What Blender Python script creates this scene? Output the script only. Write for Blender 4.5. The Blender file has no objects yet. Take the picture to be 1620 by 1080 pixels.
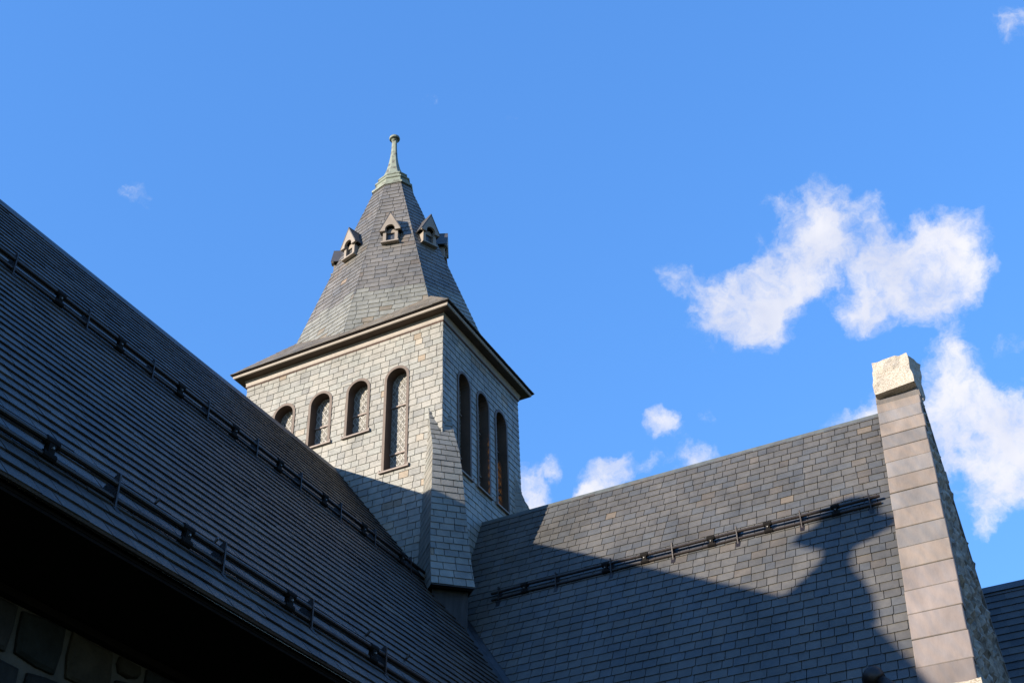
import bpy, bmesh, math, random
from mathutils import Vector as V, Matrix, noise as mnoise

random.seed(7)
scene = bpy.context.scene

# ------------------------------------------------------------------ camera
CAM = V((8.960, -15.560, -0.713))
YAW, TILT, ROLL, FPX = math.radians(25.890), math.radians(36.777), math.radians(-2.075), 1943.35
fw = V((-math.sin(YAW)*math.cos(TILT), math.cos(YAW)*math.cos(TILT), math.sin(TILT)))
rt = fw.cross(V((0, 0, 1))).normalized(); up = rt.cross(fw)
R2 = rt*math.cos(ROLL) + up*math.sin(ROLL); U2 = -rt*math.sin(ROLL) + up*math.cos(ROLL)
cam_d = bpy.data.cameras.new('camera'); cam = bpy.data.objects.new('camera', cam_d)
scene.collection.objects.link(cam); scene.camera = cam
cam.matrix_world = Matrix(((R2.x, U2.x, -fw.x, CAM.x), (R2.y, U2.y, -fw.y, CAM.y), (R2.z, U2.z, -fw.z, CAM.z), (0, 0, 0, 1)))
cam_d.sensor_width = 36; cam_d.lens = FPX/1620*36; cam_d.clip_end = 5000; cam_d.clip_start = .05

def pix_dir(x, y):
    return (fw*FPX + R2*(x-810) - U2*(y-540)).normalized()
def project(P):
    d = P - CAM; z = d.dot(fw)
    if z < .1: return None
    return 810 + FPX*d.dot(R2)/z, 540 - FPX*d.dot(U2)/z, z

# ------------------------------------------------------------------ light
SUN_TO = V((-.66, -1.0, .38)).normalized()          # direction towards the sun
sun_el = math.asin(SUN_TO.z)
SKY_STRENGTH, SUN_STRENGTH, EXPOSURE = .15, 5.0, 1.0
w = bpy.data.worlds.new('World'); scene.world = w; w.use_nodes = True
nt = w.node_tree; nt.nodes.clear()
def wn(t, **k):
    n = nt.nodes.new(t)
    for a, b in k.items(): setattr(n, a, b)
    return n
def wl(a, b): nt.links.new(a, b)
sky = wn('ShaderNodeTexSky', sky_type='NISHITA', sun_disc=False)
sky.sun_elevation = sun_el; sky.sun_rotation = math.atan2(SUN_TO.x, SUN_TO.y)
sky.altitude = 300; sky.air_density = 1.0; sky.dust_density = .1; sky.ozone_density = 4.0
hs = wn('ShaderNodeHueSaturation'); hs.inputs['Saturation'].default_value = 1.13; hs.inputs['Value'].default_value = 1.43
# the photograph's sky is far more even from zenith to horizon than the model's: compress its range, same everywhere
bw = wn('ShaderNodeRGBToBW'); wl(sky.outputs[0], bw.inputs[0])
pw = wn('ShaderNodeMath', operation='POWER'); wl(bw.outputs[0], pw.inputs[0]); pw.inputs[1].default_value = -.5
sv = wn('ShaderNodeVectorMath', operation='SCALE'); wl(sky.outputs[0], sv.inputs[0]); wl(pw.outputs[0], sv.inputs['Scale'])
sg_ = wn('ShaderNodeVectorMath', operation='MULTIPLY'); wl(sv.outputs[0], sg_.inputs[0]); sg_.inputs[1].default_value = (1.0, .965, 1.01)
wl(sg_.outputs[0], hs.inputs['Color'])
tc = wn('ShaderNodeTexCoord')
def wmath(op, a, b=None, c=None, clamp=False):
    n = wn('ShaderNodeMath', operation=op, use_clamp=clamp)
    for i, v in enumerate((a, b, c)):
        if v is None: continue
        if hasattr(v, 'links'): wl(v, n.inputs[i])
        else: n.inputs[i].default_value = v
    return n.outputs[0]
def wnoise(scale, detail, rough, vec):
    n = wn('ShaderNodeTexNoise'); n.inputs['Scale'].default_value = scale
    n.inputs['Detail'].default_value = detail; n.inputs['Roughness'].default_value = rough
    wl(vec, n.inputs['Vector']); return n
# warp the direction so that the cloud outlines are ragged
wp = wnoise(9, 5, .6, tc.outputs['Generated'])
ws = wn('ShaderNodeVectorMath', operation='SUBTRACT'); wl(wp.outputs['Color'], ws.inputs[0]); ws.inputs[1].default_value = (.5, .5, .5)
wm = wn('ShaderNodeVectorMath', operation='SCALE'); wl(ws.outputs[0], wm.inputs[0]); wm.inputs['Scale'].default_value = .05
wa0 = wn('ShaderNodeVectorMath', operation='ADD'); wl(tc.outputs['Generated'], wa0.inputs[0]); wl(wm.outputs[0], wa0.inputs[1])
wp2 = wnoise(34, 5, .6, tc.outputs['Generated'])
ws2 = wn('ShaderNodeVectorMath', operation='SUBTRACT'); wl(wp2.outputs['Color'], ws2.inputs[0]); ws2.inputs[1].default_value = (.5, .5, .5)
wm2 = wn('ShaderNodeVectorMath', operation='SCALE'); wl(ws2.outputs[0], wm2.inputs[0]); wm2.inputs['Scale'].default_value = .03
wa = wn('ShaderNodeVectorMath', operation='ADD'); wl(wa0.outputs[0], wa.inputs[0]); wl(wm2.outputs[0], wa.inputs[1])
# cloud heads: direction (from the photograph), angular radius in pixels, weight
blobs = [(1150, 500, 55, 1.05), (1195, 520, 50, .9), (1215, 450, 62, 1.15), (1265, 400, 62, 1.2), (1305, 385, 45, 1.0), (1150, 460, 45, .8),
         (1240, 312, 40, .72), (1300, 318, 44, .75), (1365, 335, 42, .7), (1380, 395, 40, .75), (1070, 450, 32, .6),
         (1360, 470, 52, .95), (1420, 440, 62, 1.1), (1490, 445, 62, 1.05), (1540, 455, 40, .7), (1515, 372, 48, .78), (1470, 400, 40, .6),
         (1505, 548, 36, .75), (1520, 595, 46, .9), (1470, 640, 55, .8), (1540, 655, 62, .85), (1610, 665, 66, 1.0), (1600, 720, 55, .9), (1500, 715, 50, .68),
         (1575, 745, 52, .75), (1625, 760, 50, .75), (1400, 655, 55, .95), (1340, 680, 40, .6), (1560, 800, 40, .6), (1690, 700, 80, 1.0), (1680, 560, 45, .6),
         (1050, 678, 34, .95), (1110, 670, 24, .5), (1085, 735, 34, .7), (1120, 735, 30, .6), (1030, 735, 20, .5),
         (845, 770, 42, 1.1), (830, 810, 48, 1.1), (880, 745, 24, .7), (960, 770, 38, 1.05), (990, 745, 26, .85), (930, 800, 30, .9),
         (1545, 845, 24, .6), (1600, 30, 34, .7), (1595, 550, 20, .45), (215, 318, 28, .55), (668, 162, 24, .48), (800, 170, 22, .33), (1190, 360, 24, .4)]
seeds = [(pix_dir(x, y), r/FPX, a) for x, y, r, a in blobs]
rs = random.Random(3)
for _ in range(5):                                    # the same kind of cloud goes on round the rest of the sky
    az = math.radians(rs.uniform(65, 295)) + YAW + math.pi/2
    el = math.radians(rs.uniform(12, 45)); c = V((math.cos(az)*math.cos(el), math.sin(az)*math.cos(el), math.sin(el)))
    for k in range(3):
        seeds.append(((c + V((rs.uniform(-1, 1), rs.uniform(-1, 1), rs.uniform(-.5, .5)))*.05).normalized(), rs.uniform(.02, .05), rs.uniform(.7, 1.1)))
acc = None
for c, r, a in seeds:
    dn = wn('ShaderNodeVectorMath', operation='DISTANCE'); wl(wa.outputs[0], dn.inputs[0]); dn.inputs[1].default_value = c
    mr = wn('ShaderNodeMapRange', interpolation_type='SMOOTHSTEP'); mr.inputs['From Min'].default_value = r*1.45; mr.inputs['From Max'].default_value = r*.05
    mr.inputs['To Min'].default_value = 0; mr.inputs['To Max'].default_value = a
    wl(dn.outputs['Value'], mr.inputs['Value'])
    acc = mr.outputs[0] if acc is None else wmath('ADD', acc, mr.outputs[0])
n2 = wnoise(26, 10, .66, wa.outputs[0])
acc = wmath('MINIMUM', acc, 1.08)
den = wmath('ADD', acc, wmath('MULTIPLY', wmath('SUBTRACT', n2.outputs[0], .5), 2.7))
den = wmath('MULTIPLY', den, wmath('MULTIPLY', acc, 4.0, clamp=True))
mr = wn('ShaderNodeMapRange', interpolation_type='SMOOTHSTEP'); mr.inputs['From Min'].default_value = .18; mr.inputs['From Max'].default_value = 1.38
wl(den, mr.inputs['Value']); cov = mr.outputs[0]
n3 = wnoise(14, 4, .55, tc.outputs['Generated'])
cl = wn('ShaderNodeMix', data_type='RGBA'); m3 = wn('ShaderNodeMapRange'); m3.inputs['From Min'].default_value = .36; m3.inputs['From Max'].default_value = .62; wl(n3.outputs[0], m3.inputs['Value']); wl(m3.outputs[0], cl.inputs['Factor'])
cl.inputs['A'].default_value = (2.5, 2.62, 3.1, 1); cl.inputs['B'].default_value = (3.35, 3.3, 3.4, 1)
mx = wn('ShaderNodeMix', data_type='RGBA'); wl(wmath('MULTIPLY', cov, .93), mx.inputs['Factor']); wl(hs.outputs[0], mx.inputs['A']); wl(cl.outputs['Result'], mx.inputs['B'])
bg = wn('ShaderNodeBackground'); bg.inputs['Strength'].default_value = SKY_STRENGTH; wl(mx.outputs['Result'], bg.inputs['Color'])
wo = wn('ShaderNodeOutputWorld'); wl(bg.outputs[0], wo.inputs[0])
sd = bpy.data.lights.new('sun', 'SUN'); sd.energy = SUN_STRENGTH; sd.angle = math.radians(.53); sd.color = (1, .89, .74)
so = bpy.data.objects.new('sun', sd); scene.collection.objects.link(so)
so.rotation_euler = SUN_TO.to_track_quat('Z', 'Y').to_euler(); so.location = (-20, -40, 30)
scene.view_settings.view_transform = 'Standard'; scene.view_settings.look = 'None'
scene.view_settings.exposure = EXPOSURE; scene.view_settings.gamma = 1; scene.view_settings.use_curve_mapping = False
scene.render.engine = 'CYCLES'

# ------------------------------------------------------------------ helpers
COL = scene.collection
PW = {}                                                # world offset of parents that are Empties
def link(o, parent=None):
    COL.objects.link(o)
    if parent is not None:
        o.parent = parent
        if parent.name in PW: o.matrix_parent_inverse = Matrix.Translation(-PW[parent.name])
    return o
def thing(name, loc, label, cat, group=None):
    o = bpy.data.objects.new(name, None); COL.objects.link(o); o.location = loc; PW[o.name] = V(loc)
    o.empty_display_size = .3; o['label'] = label; o['category'] = cat
    if group: o['group'] = group
    return o
class MB:
    def __init__(s): s.v = []; s.f = []; s.c = []
    def add(s, vs, fs, col=(1, 1, 1)):
        b = len(s.v); s.v += [tuple(q) for q in vs]; s.f += [tuple(b+i for i in q) for q in fs]; s.c += [col]*len(vs)
    def box(s, o, a, b, c, col=(1, 1, 1)):             # corner o and three edge vectors (right-handed)
        o, a, b, c = V(o), V(a), V(b), V(c)
        vs = [o, o+a, o+a+b, o+b, o+c, o+a+c, o+a+b+c, o+b+c]
        s.add(vs, [(3, 2, 1, 0), (4, 5, 6, 7), (0, 1, 5, 4), (1, 2, 6, 5), (2, 3, 7, 6), (3, 0, 4, 7)], col)
    def aab(s, x0, x1, y0, y1, z0, z1): s.box((x0, y0, z0), (x1-x0, 0, 0), (0, y1-y0, 0), (0, 0, z1-z0))
    def tube(s, path, rad, seg=10, caps=True):
        path = [V(q) for q in path]; n = len(path); rad = rad if hasattr(rad, '__len__') else [rad]*n
        rings = []
        ref = None
        for i, q in enumerate(path):
            d = (path[min(i+1, n-1)] - path[max(i-1, 0)]).normalized()
            if ref is None:
                ref = d.orthogonal().normalized()
            ref = (ref - d*ref.dot(d)).normalized(); bn = d.cross(ref)
            rings.append([q + (ref*math.cos(2*math.pi*k/seg) + bn*math.sin(2*math.pi*k/seg))*rad[i] for k in range(seg)])
        vs = [q for r in rings for q in r]; fs = []
        for i in range(n-1):
            for k in range(seg):
                k2 = (k+1) % seg; fs.append((i*seg+k, i*seg+k2, (i+1)*seg+k2, (i+1)*seg+k))
        if caps: fs.append(tuple(range(seg-1, -1, -1))); fs.append(tuple((n-1)*seg+k for k in range(seg)))
        s.add(vs, fs)
    def prism(s, poly, d):                             # polygon (3D points, counter-clockwise seen from the front) extruded backwards by d
        n = len(poly); d = V(d); p = [V(q) for q in poly]
        s.add(p + [q+d for q in p], [tuple(range(n)), tuple(range(2*n-1, n-1, -1))] + [(i, i+n, (i+1) % n+n, (i+1) % n) for i in range(n)])
    def build(s, name, mat, parent=None, smooth=False, kind=None):
        me = bpy.data.meshes.new(name); me.from_pydata(s.v, [], s.f)
        at = me.color_attributes.new('tint', 'FLOAT_COLOR', 'POINT')
        at.data.foreach_set('color', [x for c in s.c for x in (c[0], c[1], c[2], 1.0)])
        me.materials.append(mat); me.update()
        if smooth: me.polygons.foreach_set('use_smooth', [True]*len(me.polygons))
        o = bpy.data.objects.new(name, me); link(o, parent)
        if kind: o['kind'] = kind
        return o

def mat(name, col, rough=.6, spec=.4, metal=0, var=.25, vscale=3.0, bump=.15, bscale=40, fn=None, tint=False, stretch=(1, 1, 1)):
    m = bpy.data.materials.new(name); m.use_nodes = True; t = m.node_tree; b = t.nodes['Principled BSDF']
    def N(k, **a):
        n = t.nodes.new(k)
        for x, y in a.items(): setattr(n, x, y)
        return n
    geo = N('ShaderNodeNewGeometry'); mp = N('ShaderNodeVectorMath', operation='MULTIPLY'); mp.inputs[1].default_value = stretch
    t.links.new(geo.outputs['Position'], mp.inputs[0])
    n1 = N('ShaderNodeTexNoise'); n1.inputs['Scale'].default_value = vscale; n1.inputs['Detail'].default_value = 6; n1.inputs['Roughness'].default_value = .62
    t.links.new(mp.outputs[0], n1.inputs['Vector'])
    mr = N('ShaderNodeMapRange'); mr.inputs['From Min'].default_value = .3; mr.inputs['From Max'].default_value = .7
    mr.inputs['To Min'].default_value = 1-var; mr.inputs['To Max'].default_value = 1+var; t.links.new(n1.outputs[0], mr.inputs['Value'])
    base = N('ShaderNodeMix', data_type='RGBA', blend_type='MULTIPLY'); base.inputs['Factor'].default_value = 1
    if tint:
        at = N('ShaderNodeAttribute'); at.attribute_name = 'tint'; oi = N('ShaderNodeObjectInfo')
        mm = N('ShaderNodeMix', data_type='RGBA', blend_type='MULTIPLY'); mm.inputs['Factor'].default_value = 1
        t.links.new(at.outputs['Color'], mm.inputs['A']); t.links.new(oi.outputs['Color'], mm.inputs['B']); t.links.new(mm.outputs['Result'], base.inputs['A'])
    else: base.inputs['A'].default_value = (*[c*.65 for c in col], 1)
    t.links.new(mr.outputs[0], base.inputs['B']); out = base.outputs['Result']
    if fn: out = fn(t, N, out, mp.outputs[0])
    t.links.new(out, b.inputs['Base Color'])
    b.inputs['Roughness'].default_value = rough; b.inputs['Specular IOR Level'].default_value = spec; b.inputs['Metallic'].default_value = metal
    rr = N('ShaderNodeMapRange'); rr.inputs['To Min'].default_value = max(.05, rough-.12); rr.inputs['To Max'].default_value = min(1, rough+.15)
    n2 = N('ShaderNodeTexNoise'); n2.inputs['Scale'].default_value = bscale; n2.inputs['Detail'].default_value = 5; t.links.new(mp.outputs[0], n2.inputs['Vector'])
    t.links.new(n2.outputs[0], rr.inputs['Value']); t.links.new(rr.outputs[0], b.inputs['Roughness'])
    if bump:
        bp = N('ShaderNodeBump'); bp.inputs['Strength'].default_value = bump; bp.inputs['Distance'].default_value = .02
        t.links.new(n2.outputs[0], bp.inputs['Height']); t.links.new(bp.outputs[0], b.inputs['Normal'])
    return m

def veins(t, N, col, vec):                             # wavy bedding of the coping slabs
    wv = N('ShaderNodeTexWave', wave_type='BANDS', bands_direction='DIAGONAL'); wv.inputs['Scale'].default_value = 2.4; wv.inputs['Distortion'].default_value = 9
    wv.inputs['Detail'].default_value = 4; wv.inputs['Detail Scale'].default_value = .9
    oi = N('ShaderNodeObjectInfo'); ad = N('ShaderNodeVectorMath', operation='ADD'); t.links.new(vec, ad.inputs[0])
    sc = N('ShaderNodeVectorMath', operation='SCALE'); sc.inputs[0].default_value = (9, 5, 7); t.links.new(oi.outputs['Random'], sc.inputs['Scale']); t.links.new(sc.outputs[0], ad.inputs[1])
    t.links.new(ad.outputs[0], wv.inputs['Vector'])
    cr = N('ShaderNodeValToRGB'); e = cr.color_ramp.elements; e[0].color = (.78, .86, .95, 1); e[1].color = (1.12, 1.04, .95, 1); t.links.new(wv.outputs['Fac'], cr.inputs[0])
    m = N('ShaderNodeMix', data_type='RGBA', blend_type='MULTIPLY'); m.inputs['Factor'].default_value = .28
    t.links.new(col, m.inputs['A']); t.links.new(cr.outputs[0], m.inputs['B'])
    m2 = N('ShaderNodeMix', data_type='RGBA', blend_type='MULTIPLY'); m2.inputs['Factor'].default_value = 1; t.links.new(m.outputs['Result'], m2.inputs['A'])
    at = N('ShaderNodeObjectInfo'); t.links.new(at.outputs['Color'], m2.inputs['B'])
    return m2.outputs['Result']
def speck(t, N, col, vec):                             # granite grains
    n = N('ShaderNodeTexNoise'); n.inputs['Scale'].default_value = 55; n.inputs['Detail'].default_value = 3; t.links.new(vec, n.inputs['Vector'])
    cr = N('ShaderNodeValToRGB'); e = cr.color_ramp.elements; e[0].position = .38; e[0].color = (.6, .56, .5, 1); e[1].position = .55; e[1].color = (1, 1, 1, 1)
    t.links.new(n.outputs[0], cr.inputs[0]); m = N('ShaderNodeMix', data_type='RGBA', blend_type='MULTIPLY'); m.inputs['Factor'].default_value = 1
    t.links.new(col, m.inputs['A']); t.links.new(cr.outputs[0], m.inputs['B']); return m.outputs['Result']
def verdigris(t, N, col, vec):
    n = N('ShaderNodeTexNoise'); n.inputs['Scale'].default_value = 9; n.inputs['Detail'].default_value = 6; t.links.new(vec, n.inputs['Vector'])
    cr = N('ShaderNodeValToRGB'); e = cr.color_ramp.elements; e[0].position = .3; e[0].color = (.075, .066, .052, 1); e[1].position = .52; e[1].color = (.195, .22, .175, 1)
    t.links.new(n.outputs[0], cr.inputs[0]); return cr.outputs[0]

M = {}
def stains(t, N, col, vec):                            # dark growth and run-off patches, metres across
    n = N('ShaderNodeTexNoise'); n.inputs['Scale'].default_value = .9; n.inputs['Detail'].default_value = 5; n.inputs['Roughness'].default_value = .6
    mp = N('ShaderNodeVectorMath', operation='MULTIPLY'); mp.inputs[1].default_value = (1.6, 1.6, .55); t.links.new(vec, mp.inputs[0]); t.links.new(mp.outputs[0], n.inputs['Vector'])
    cr = N('ShaderNodeValToRGB'); e = cr.color_ramp.elements; e[0].position = .34; e[0].color = (.66, .66, .64, 1); e[1].position = .6; e[1].color = (1.08, 1.06, 1.03, 1)
    t.links.new(n.outputs[0], cr.inputs[0]); m = N('ShaderNodeMix', data_type='RGBA', blend_type='MULTIPLY'); m.inputs['Factor'].default_value = .8
    t.links.new(col, m.inputs['A']); t.links.new(cr.outputs[0], m.inputs['B']); return m.outputs['Result']
M['slate'] = mat('slate', (1, 1, 1), .45, .4, var=.16, vscale=7, bump=.22, bscale=30, tint=True, fn=stains)
M['slate_nave'] = mat('nave_slate', (1, 1, 1), .5, .32, var=.3, vscale=4, bump=.3, bscale=24, tint=True, fn=stains)
M['deck'] = mat('roof_deck', (.02, .02, .02), .9, .1, bump=0)
M['timber_in'] = mat('tower_inside', (.06, .045, .03), .8, .2)
M['trim'] = mat('painted_trim', (.36, .305, .25), .55, .35, var=.12, vscale=5, bump=.05)
M['trim_dark'] = mat('dark_trim', (.13, .085, .06), .55, .35, var=.2, bump=.05)
M['sill'] = mat('sill_paint', (.36, .29, .25), .6, .3, var=.12, bump=.05)
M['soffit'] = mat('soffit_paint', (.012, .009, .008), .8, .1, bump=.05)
M['iron'] = mat('dark_bronze_metal', (.03, .02, .016), .42, .5, metal=.25, var=.35, vscale=12, bump=.12, bscale=60)
M['clamp'] = mat('black_clamp_metal', (.012, .01, .009), .75, .12, bump=.1)
M['bolt'] = mat('zinc_bolt', (.3, .29, .27), .5, .4, metal=.3, bump=0)
M['lead'] = mat('lead_sheet', (.06, .065, .075), .5, .5, var=.4, vscale=4, bump=.12, bscale=10)
M['old_lead'] = mat('stained_lead', (.035, .036, .04), .6, .35, var=.6, vscale=5, bump=.15, bscale=8, stretch=(2, 2, .4))
M['ridge_metal'] = mat('weathered_ridge_metal', (.15, .165, .155), .5, .45, metal=.2, var=.3, vscale=6, bump=.08, bscale=14)
M['copper'] = mat('weathered_copper', (.3, .4, .33), .6, .4, fn=verdigris, bump=.1)
M['coping'] = mat('coping_stone', (.262, .238, .226), .75, .25, var=.24, vscale=2.2, bump=.16, bscale=50, fn=veins, stretch=(1.3, .5, .45))
M['granite'] = mat('pale_granite', (.64, .575, .48), .8, .25, var=.12, vscale=4, bump=.35, bscale=40, fn=speck)
M['rock'] = mat('rock_faced_stone', (.38, .335, .28), .85, .2, var=.65, vscale=6, bump=.9, bscale=22, tint=False)
M['rubble'] = mat('rubble_stone', (.1, .09, .08), .85, .2, var=.4, vscale=5, bump=.7, bscale=18, tint=True)
M['mortar'] = mat('mortar', (.13, .118, .10), .9, .1, var=.25, bump=.4, bscale=30)
M['red_mortar'] = mat('red_bedding', (.42, .15, .1), .9, .1, var=.3, bump=.3)
M['red_paint'] = mat('red_brown_paint', (.22, .12, .09), .7, .2, bump=0)
M['came'] = mat('lead_came', (.5, .48, .44), .5, .4, var=.2, bump=0)
M['grass'] = mat('lawn', (.05, .075, .025), .9, .15, var=.5, vscale=1.3, bump=.6, bscale=20)
def glass(name, col, tr, mixf):
    m = bpy.data.materials.new(name); m.use_nodes = True; t = m.node_tree; t.nodes.clear()
    N = lambda k, **a: [setattr(n, x, y) for n in [t.nodes.new(k)] for x, y in a.items()] and None or t.nodes[-1]
    geo = N('ShaderNodeNewGeometry'); vo = N('ShaderNodeTexVoronoi'); vo.inputs['Scale'].default_value = 14; t.links.new(geo.outputs['Position'], vo.inputs['Vector'])
    cr = N('ShaderNodeValToRGB'); e = cr.color_ramp.elements; e[0].color = (*[c*.45 for c in col], 1); e[1].color = (*col, 1)
    sp = N('ShaderNodeSeparateColor'); t.links.new(vo.outputs['Color'], sp.inputs[0]); t.links.new(sp.outputs[0], cr.inputs[0])
    d = N('ShaderNodeBsdfPrincipled'); d.inputs['Roughness'].default_value = .18; t.links.new(cr.outputs[0], d.inputs['Base Color'])
    tp = N('ShaderNodeBsdfTransparent'); tp.inputs[0].default_value = (*tr, 1)
    mx = N('ShaderNodeMixShader'); mx.inputs[0].default_value = mixf; t.links.new(d.outputs[0], mx.inputs[1]); t.links.new(tp.outputs[0], mx.inputs[2])
    o = N('ShaderNodeOutputMaterial'); t.links.new(mx.outputs[0], o.inputs[0]); return m
M['glass'] = glass('leaded_glass', (.46, .43, .36), (1.0, .74, .34), .42)

# ------------------------------------------------------------------ slating
def clip(poly, a, b, c):                               # keep a*u + b*v <= c
    out = []
    for i in range(len(poly)):
        p, q = poly[i], poly[(i+1) % len(poly)]; dp = a*p[0]+b*p[1]-c; dq = a*q[0]+b*q[1]-c
        if dp <= 0: out.append(p)
        if (dp < 0 < dq) or (dq < 0 < dp):
            s = dp/(dp-dq); out.append((p[0]+s*(q[0]-p[0]), p[1]+s*(q[1]-p[1])))
    return out
def area(p): return .5*abs(sum(p[i][0]*p[(i+1) % len(p)][1]-p[(i+1) % len(p)][0]*p[i][1] for i in range(len(p))))
UNIT = {}
def unit_slate(k, th, matl):
    key = (k, round(th, 4), matl)
    if key in UNIT: return UNIT[key]
    r = random.Random(100+k); j = lambda s: r.uniform(-s, s)
    js = .004 if k < 0 else .02
    top = [(0, j(js), 0), (1, j(js), 0), (1, 1, 0), (0, 1, 0)]
    if k >= 0 and k % 3 == 1: top[0:1] = [(0, .07+j(.03), 0), (.05+abs(j(.05)), 0, 0)]      # a nibbled corner
    if k >= 0 and k % 3 == 2: top[1:2] = [(1-.06-abs(j(.04)), 0, 0), (1, .06+abs(j(.04)), 0)]
    n = len(top); vs = top + [(x, y, -th) for x, y, z in top]
    fs = [tuple(range(n))] + [(i, i+n, (i+1) % n+n, (i+1) % n) for i in range(n)]
    mb = MB(); mb.add(vs, fs); me = bpy.data.meshes.new('slate'); me.from_pydata(mb.v, [], mb.f)
    at = me.color_attributes.new('tint', 'FLOAT_COLOR', 'POINT'); at.data.foreach_set('color', [1.0]*(4*len(vs)))
    me.materials.append(M[matl]); me.update(); UNIT[key] = me; return me
# collects the slates of one roof or wall; the largest in view become objects, the rest one part
class Slating:
    matl = 'slate'
    def __init__(s, parent, limit=300): s.parent = parent; s.limit = limit; s.full = []; s.rest = MB()
    def poly(s, O, u, v, n, pts, v0, L, hb, th, col, h0):
        k = len(pts); top = []
        for a, b in pts:
            h = h0 + hb*(1-(b-v0)/L) + th
            top.append(O + u*a + v*b + n*h)
        s.rest.add(top + [q - n*(th+.004) for q in top], [tuple(range(k))] + [(i, i+k, (i+1) % k+k, (i+1) % k) for i in range(k)], col)
    def field(s, O, u, v, n, region, exp, wid, tint, hb=.010, th=.008, gap=.004, lap=1.18, holes=None, skip=None, jit=.003, h0=0.0, seed=1, hj=(-.0015, .003), plain=False, matl='slate'):
        s.matl = matl
        r = random.Random(seed); O, u, v, n = V(O), V(u), V(v), V(n)
        # region: counter-clockwise polygon in (u, v)
        if sum(region[i][0]*region[(i+1) % len(region)][1]-region[(i+1) % len(region)][0]*region[i][1] for i in range(len(region))) < 0: region = region[::-1]
        hp = []
        for i in range(len(region)):
            p, q = region[i], region[(i+1) % len(region)]; a, b = q[1]-p[1], -(q[0]-p[0]); l = math.hypot(a, b)
            if l > 1e-6: hp.append((a/l, b/l, (a*p[0]+b*p[1])/l))
        us = [p[0] for p in region]; vs_ = [p[1] for p in region]
        y = min(vs_); row = 0
        while y < max(vs_)-.01:
            x = min(us) - r.uniform(0, wid) ; cw = r.uniform(-.002, .002)
            while x < max(us):
                ww = wid*r.choice((.72, .9, 1, 1, 1.08, 1.22)) * r.uniform(.96, 1.04)
                L = exp*lap; b0 = y + r.uniform(-jit, jit)
                if r.random() < .012: b0 -= r.uniform(.004, .010)              # a slipped slate
                rect = [(x+gap*.5, b0), (x+ww-gap*.5, b0), (x+ww-gap*.5, b0+L), (x+gap*.5, b0+L)]
                x += ww
                pieces = [rect]
                if holes: pieces = holes(rect)
                for pc in pieces:
                    full = pc is rect; a0 = area(pc)
                    for h in hp:
                        pc = clip(pc, *h)
                        if len(pc) < 3: break
                    if len(pc) < 3 or area(pc) < .0004: continue
                    if area(pc) < a0*.999: full = False
                    cu = sum(p[0] for p in pc)/len(pc); cv = sum(p[1] for p in pc)/len(pc)
                    P = O + u*cu + v*cv
                    if skip and skip(P): continue
                    col = tint(r, P); hbj = hb + r.uniform(*hj)
                    if full:
                        d = CAM - P; pr = project(P); sc = -1
                        if pr and -20 < pr[0] < 1640 and -20 < pr[1] < 1100: sc = max(0, n.dot(d.normalized()))*ww*exp/d.length_squared
                        s.full.append((sc, O, u, v, n, rect, b0, L, hbj, th, col, h0, -1 if plain else r.randrange(9)))
                    else: s.poly(O, u, v, n, pc, b0, L, hbj, th, col, h0)
            y += exp; row += 1
    def done(s):
        s.full.sort(key=lambda q: -q[0])
        for i, (sc, O, u, v, n, pc, b0, L, hb, th, col, h0, k) in enumerate(s.full):
            if i < s.limit and sc > 0:
                me = unit_slate(k, th, s.matl); o = bpy.data.objects.new('slate', me); wv = pc[1][0]-pc[0][0]
                og = O + u*pc[0][0] + v*b0 + n*(h0+hb+th); yv = v*L - n*hb; n = u.cross(yv).normalized()
                link(o, s.parent); o.matrix_basis = Matrix(((u.x*wv, yv.x, n.x, og.x), (u.y*wv, yv.y, n.y, og.y), (u.z*wv, yv.z, n.z, og.z), (0, 0, 0, 1)))
                o.color = (*col, 1)
            else: s.poly(O, u, v, n, pc, b0, L, hb, th, col, h0)
        if s.rest.v: s.rest.build('slates', M[s.matl], s.parent, kind='stuff')
def mul(c, f): return (c[0]*f*.69, c[1]*f*.65, c[2]*f*.59)
def tint_transept(r, P):
    q = r.random(); f = r.uniform(.88, 1.12)
    if q < .003: return mul((.22, .19, .155), r.uniform(.8, 1.1))
    if q < .06: return mul((.140, .130, .119), f)
    if q < .28: return mul((.112, .121, .134), f)
    return mul((.126, .127, .128), f)
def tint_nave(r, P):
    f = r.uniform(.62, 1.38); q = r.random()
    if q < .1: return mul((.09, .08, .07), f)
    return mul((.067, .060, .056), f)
def tint_tower(r, P):
    q = r.random(); f = r.uniform(.92, 1.08)
    if q < .012: return mul((.43, .40, .35), r.uniform(.85, 1.1))
    if q < .032: return mul((.33, .275, .21), f)
    if q < .16: return mul((.275, .29, .295), f)
    if q < .45: return mul((.325, .345, .342), f)
    return mul((.34, .347, .337), f)
def tint_buttress(r, P):
    c = tint_tower(r, P); return tuple(x*.9 for x in c)
def tint_spire(r, P):
    q = r.random(); f = r.uniform(.9, 1.1)
    if P.z < 14.95 + r.uniform(-.04, .04): return mul((.265, .28, .27) if q > .06 else (.27, .245, .2), f)
    if q < .006: return mul((.40, .32, .24), 1)
    if q < .06: return mul((.20, .18, .16), f)
    if q < .22: return mul((.185, .192, .205), f)
    return mul((.205, .204, .204), f)

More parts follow.
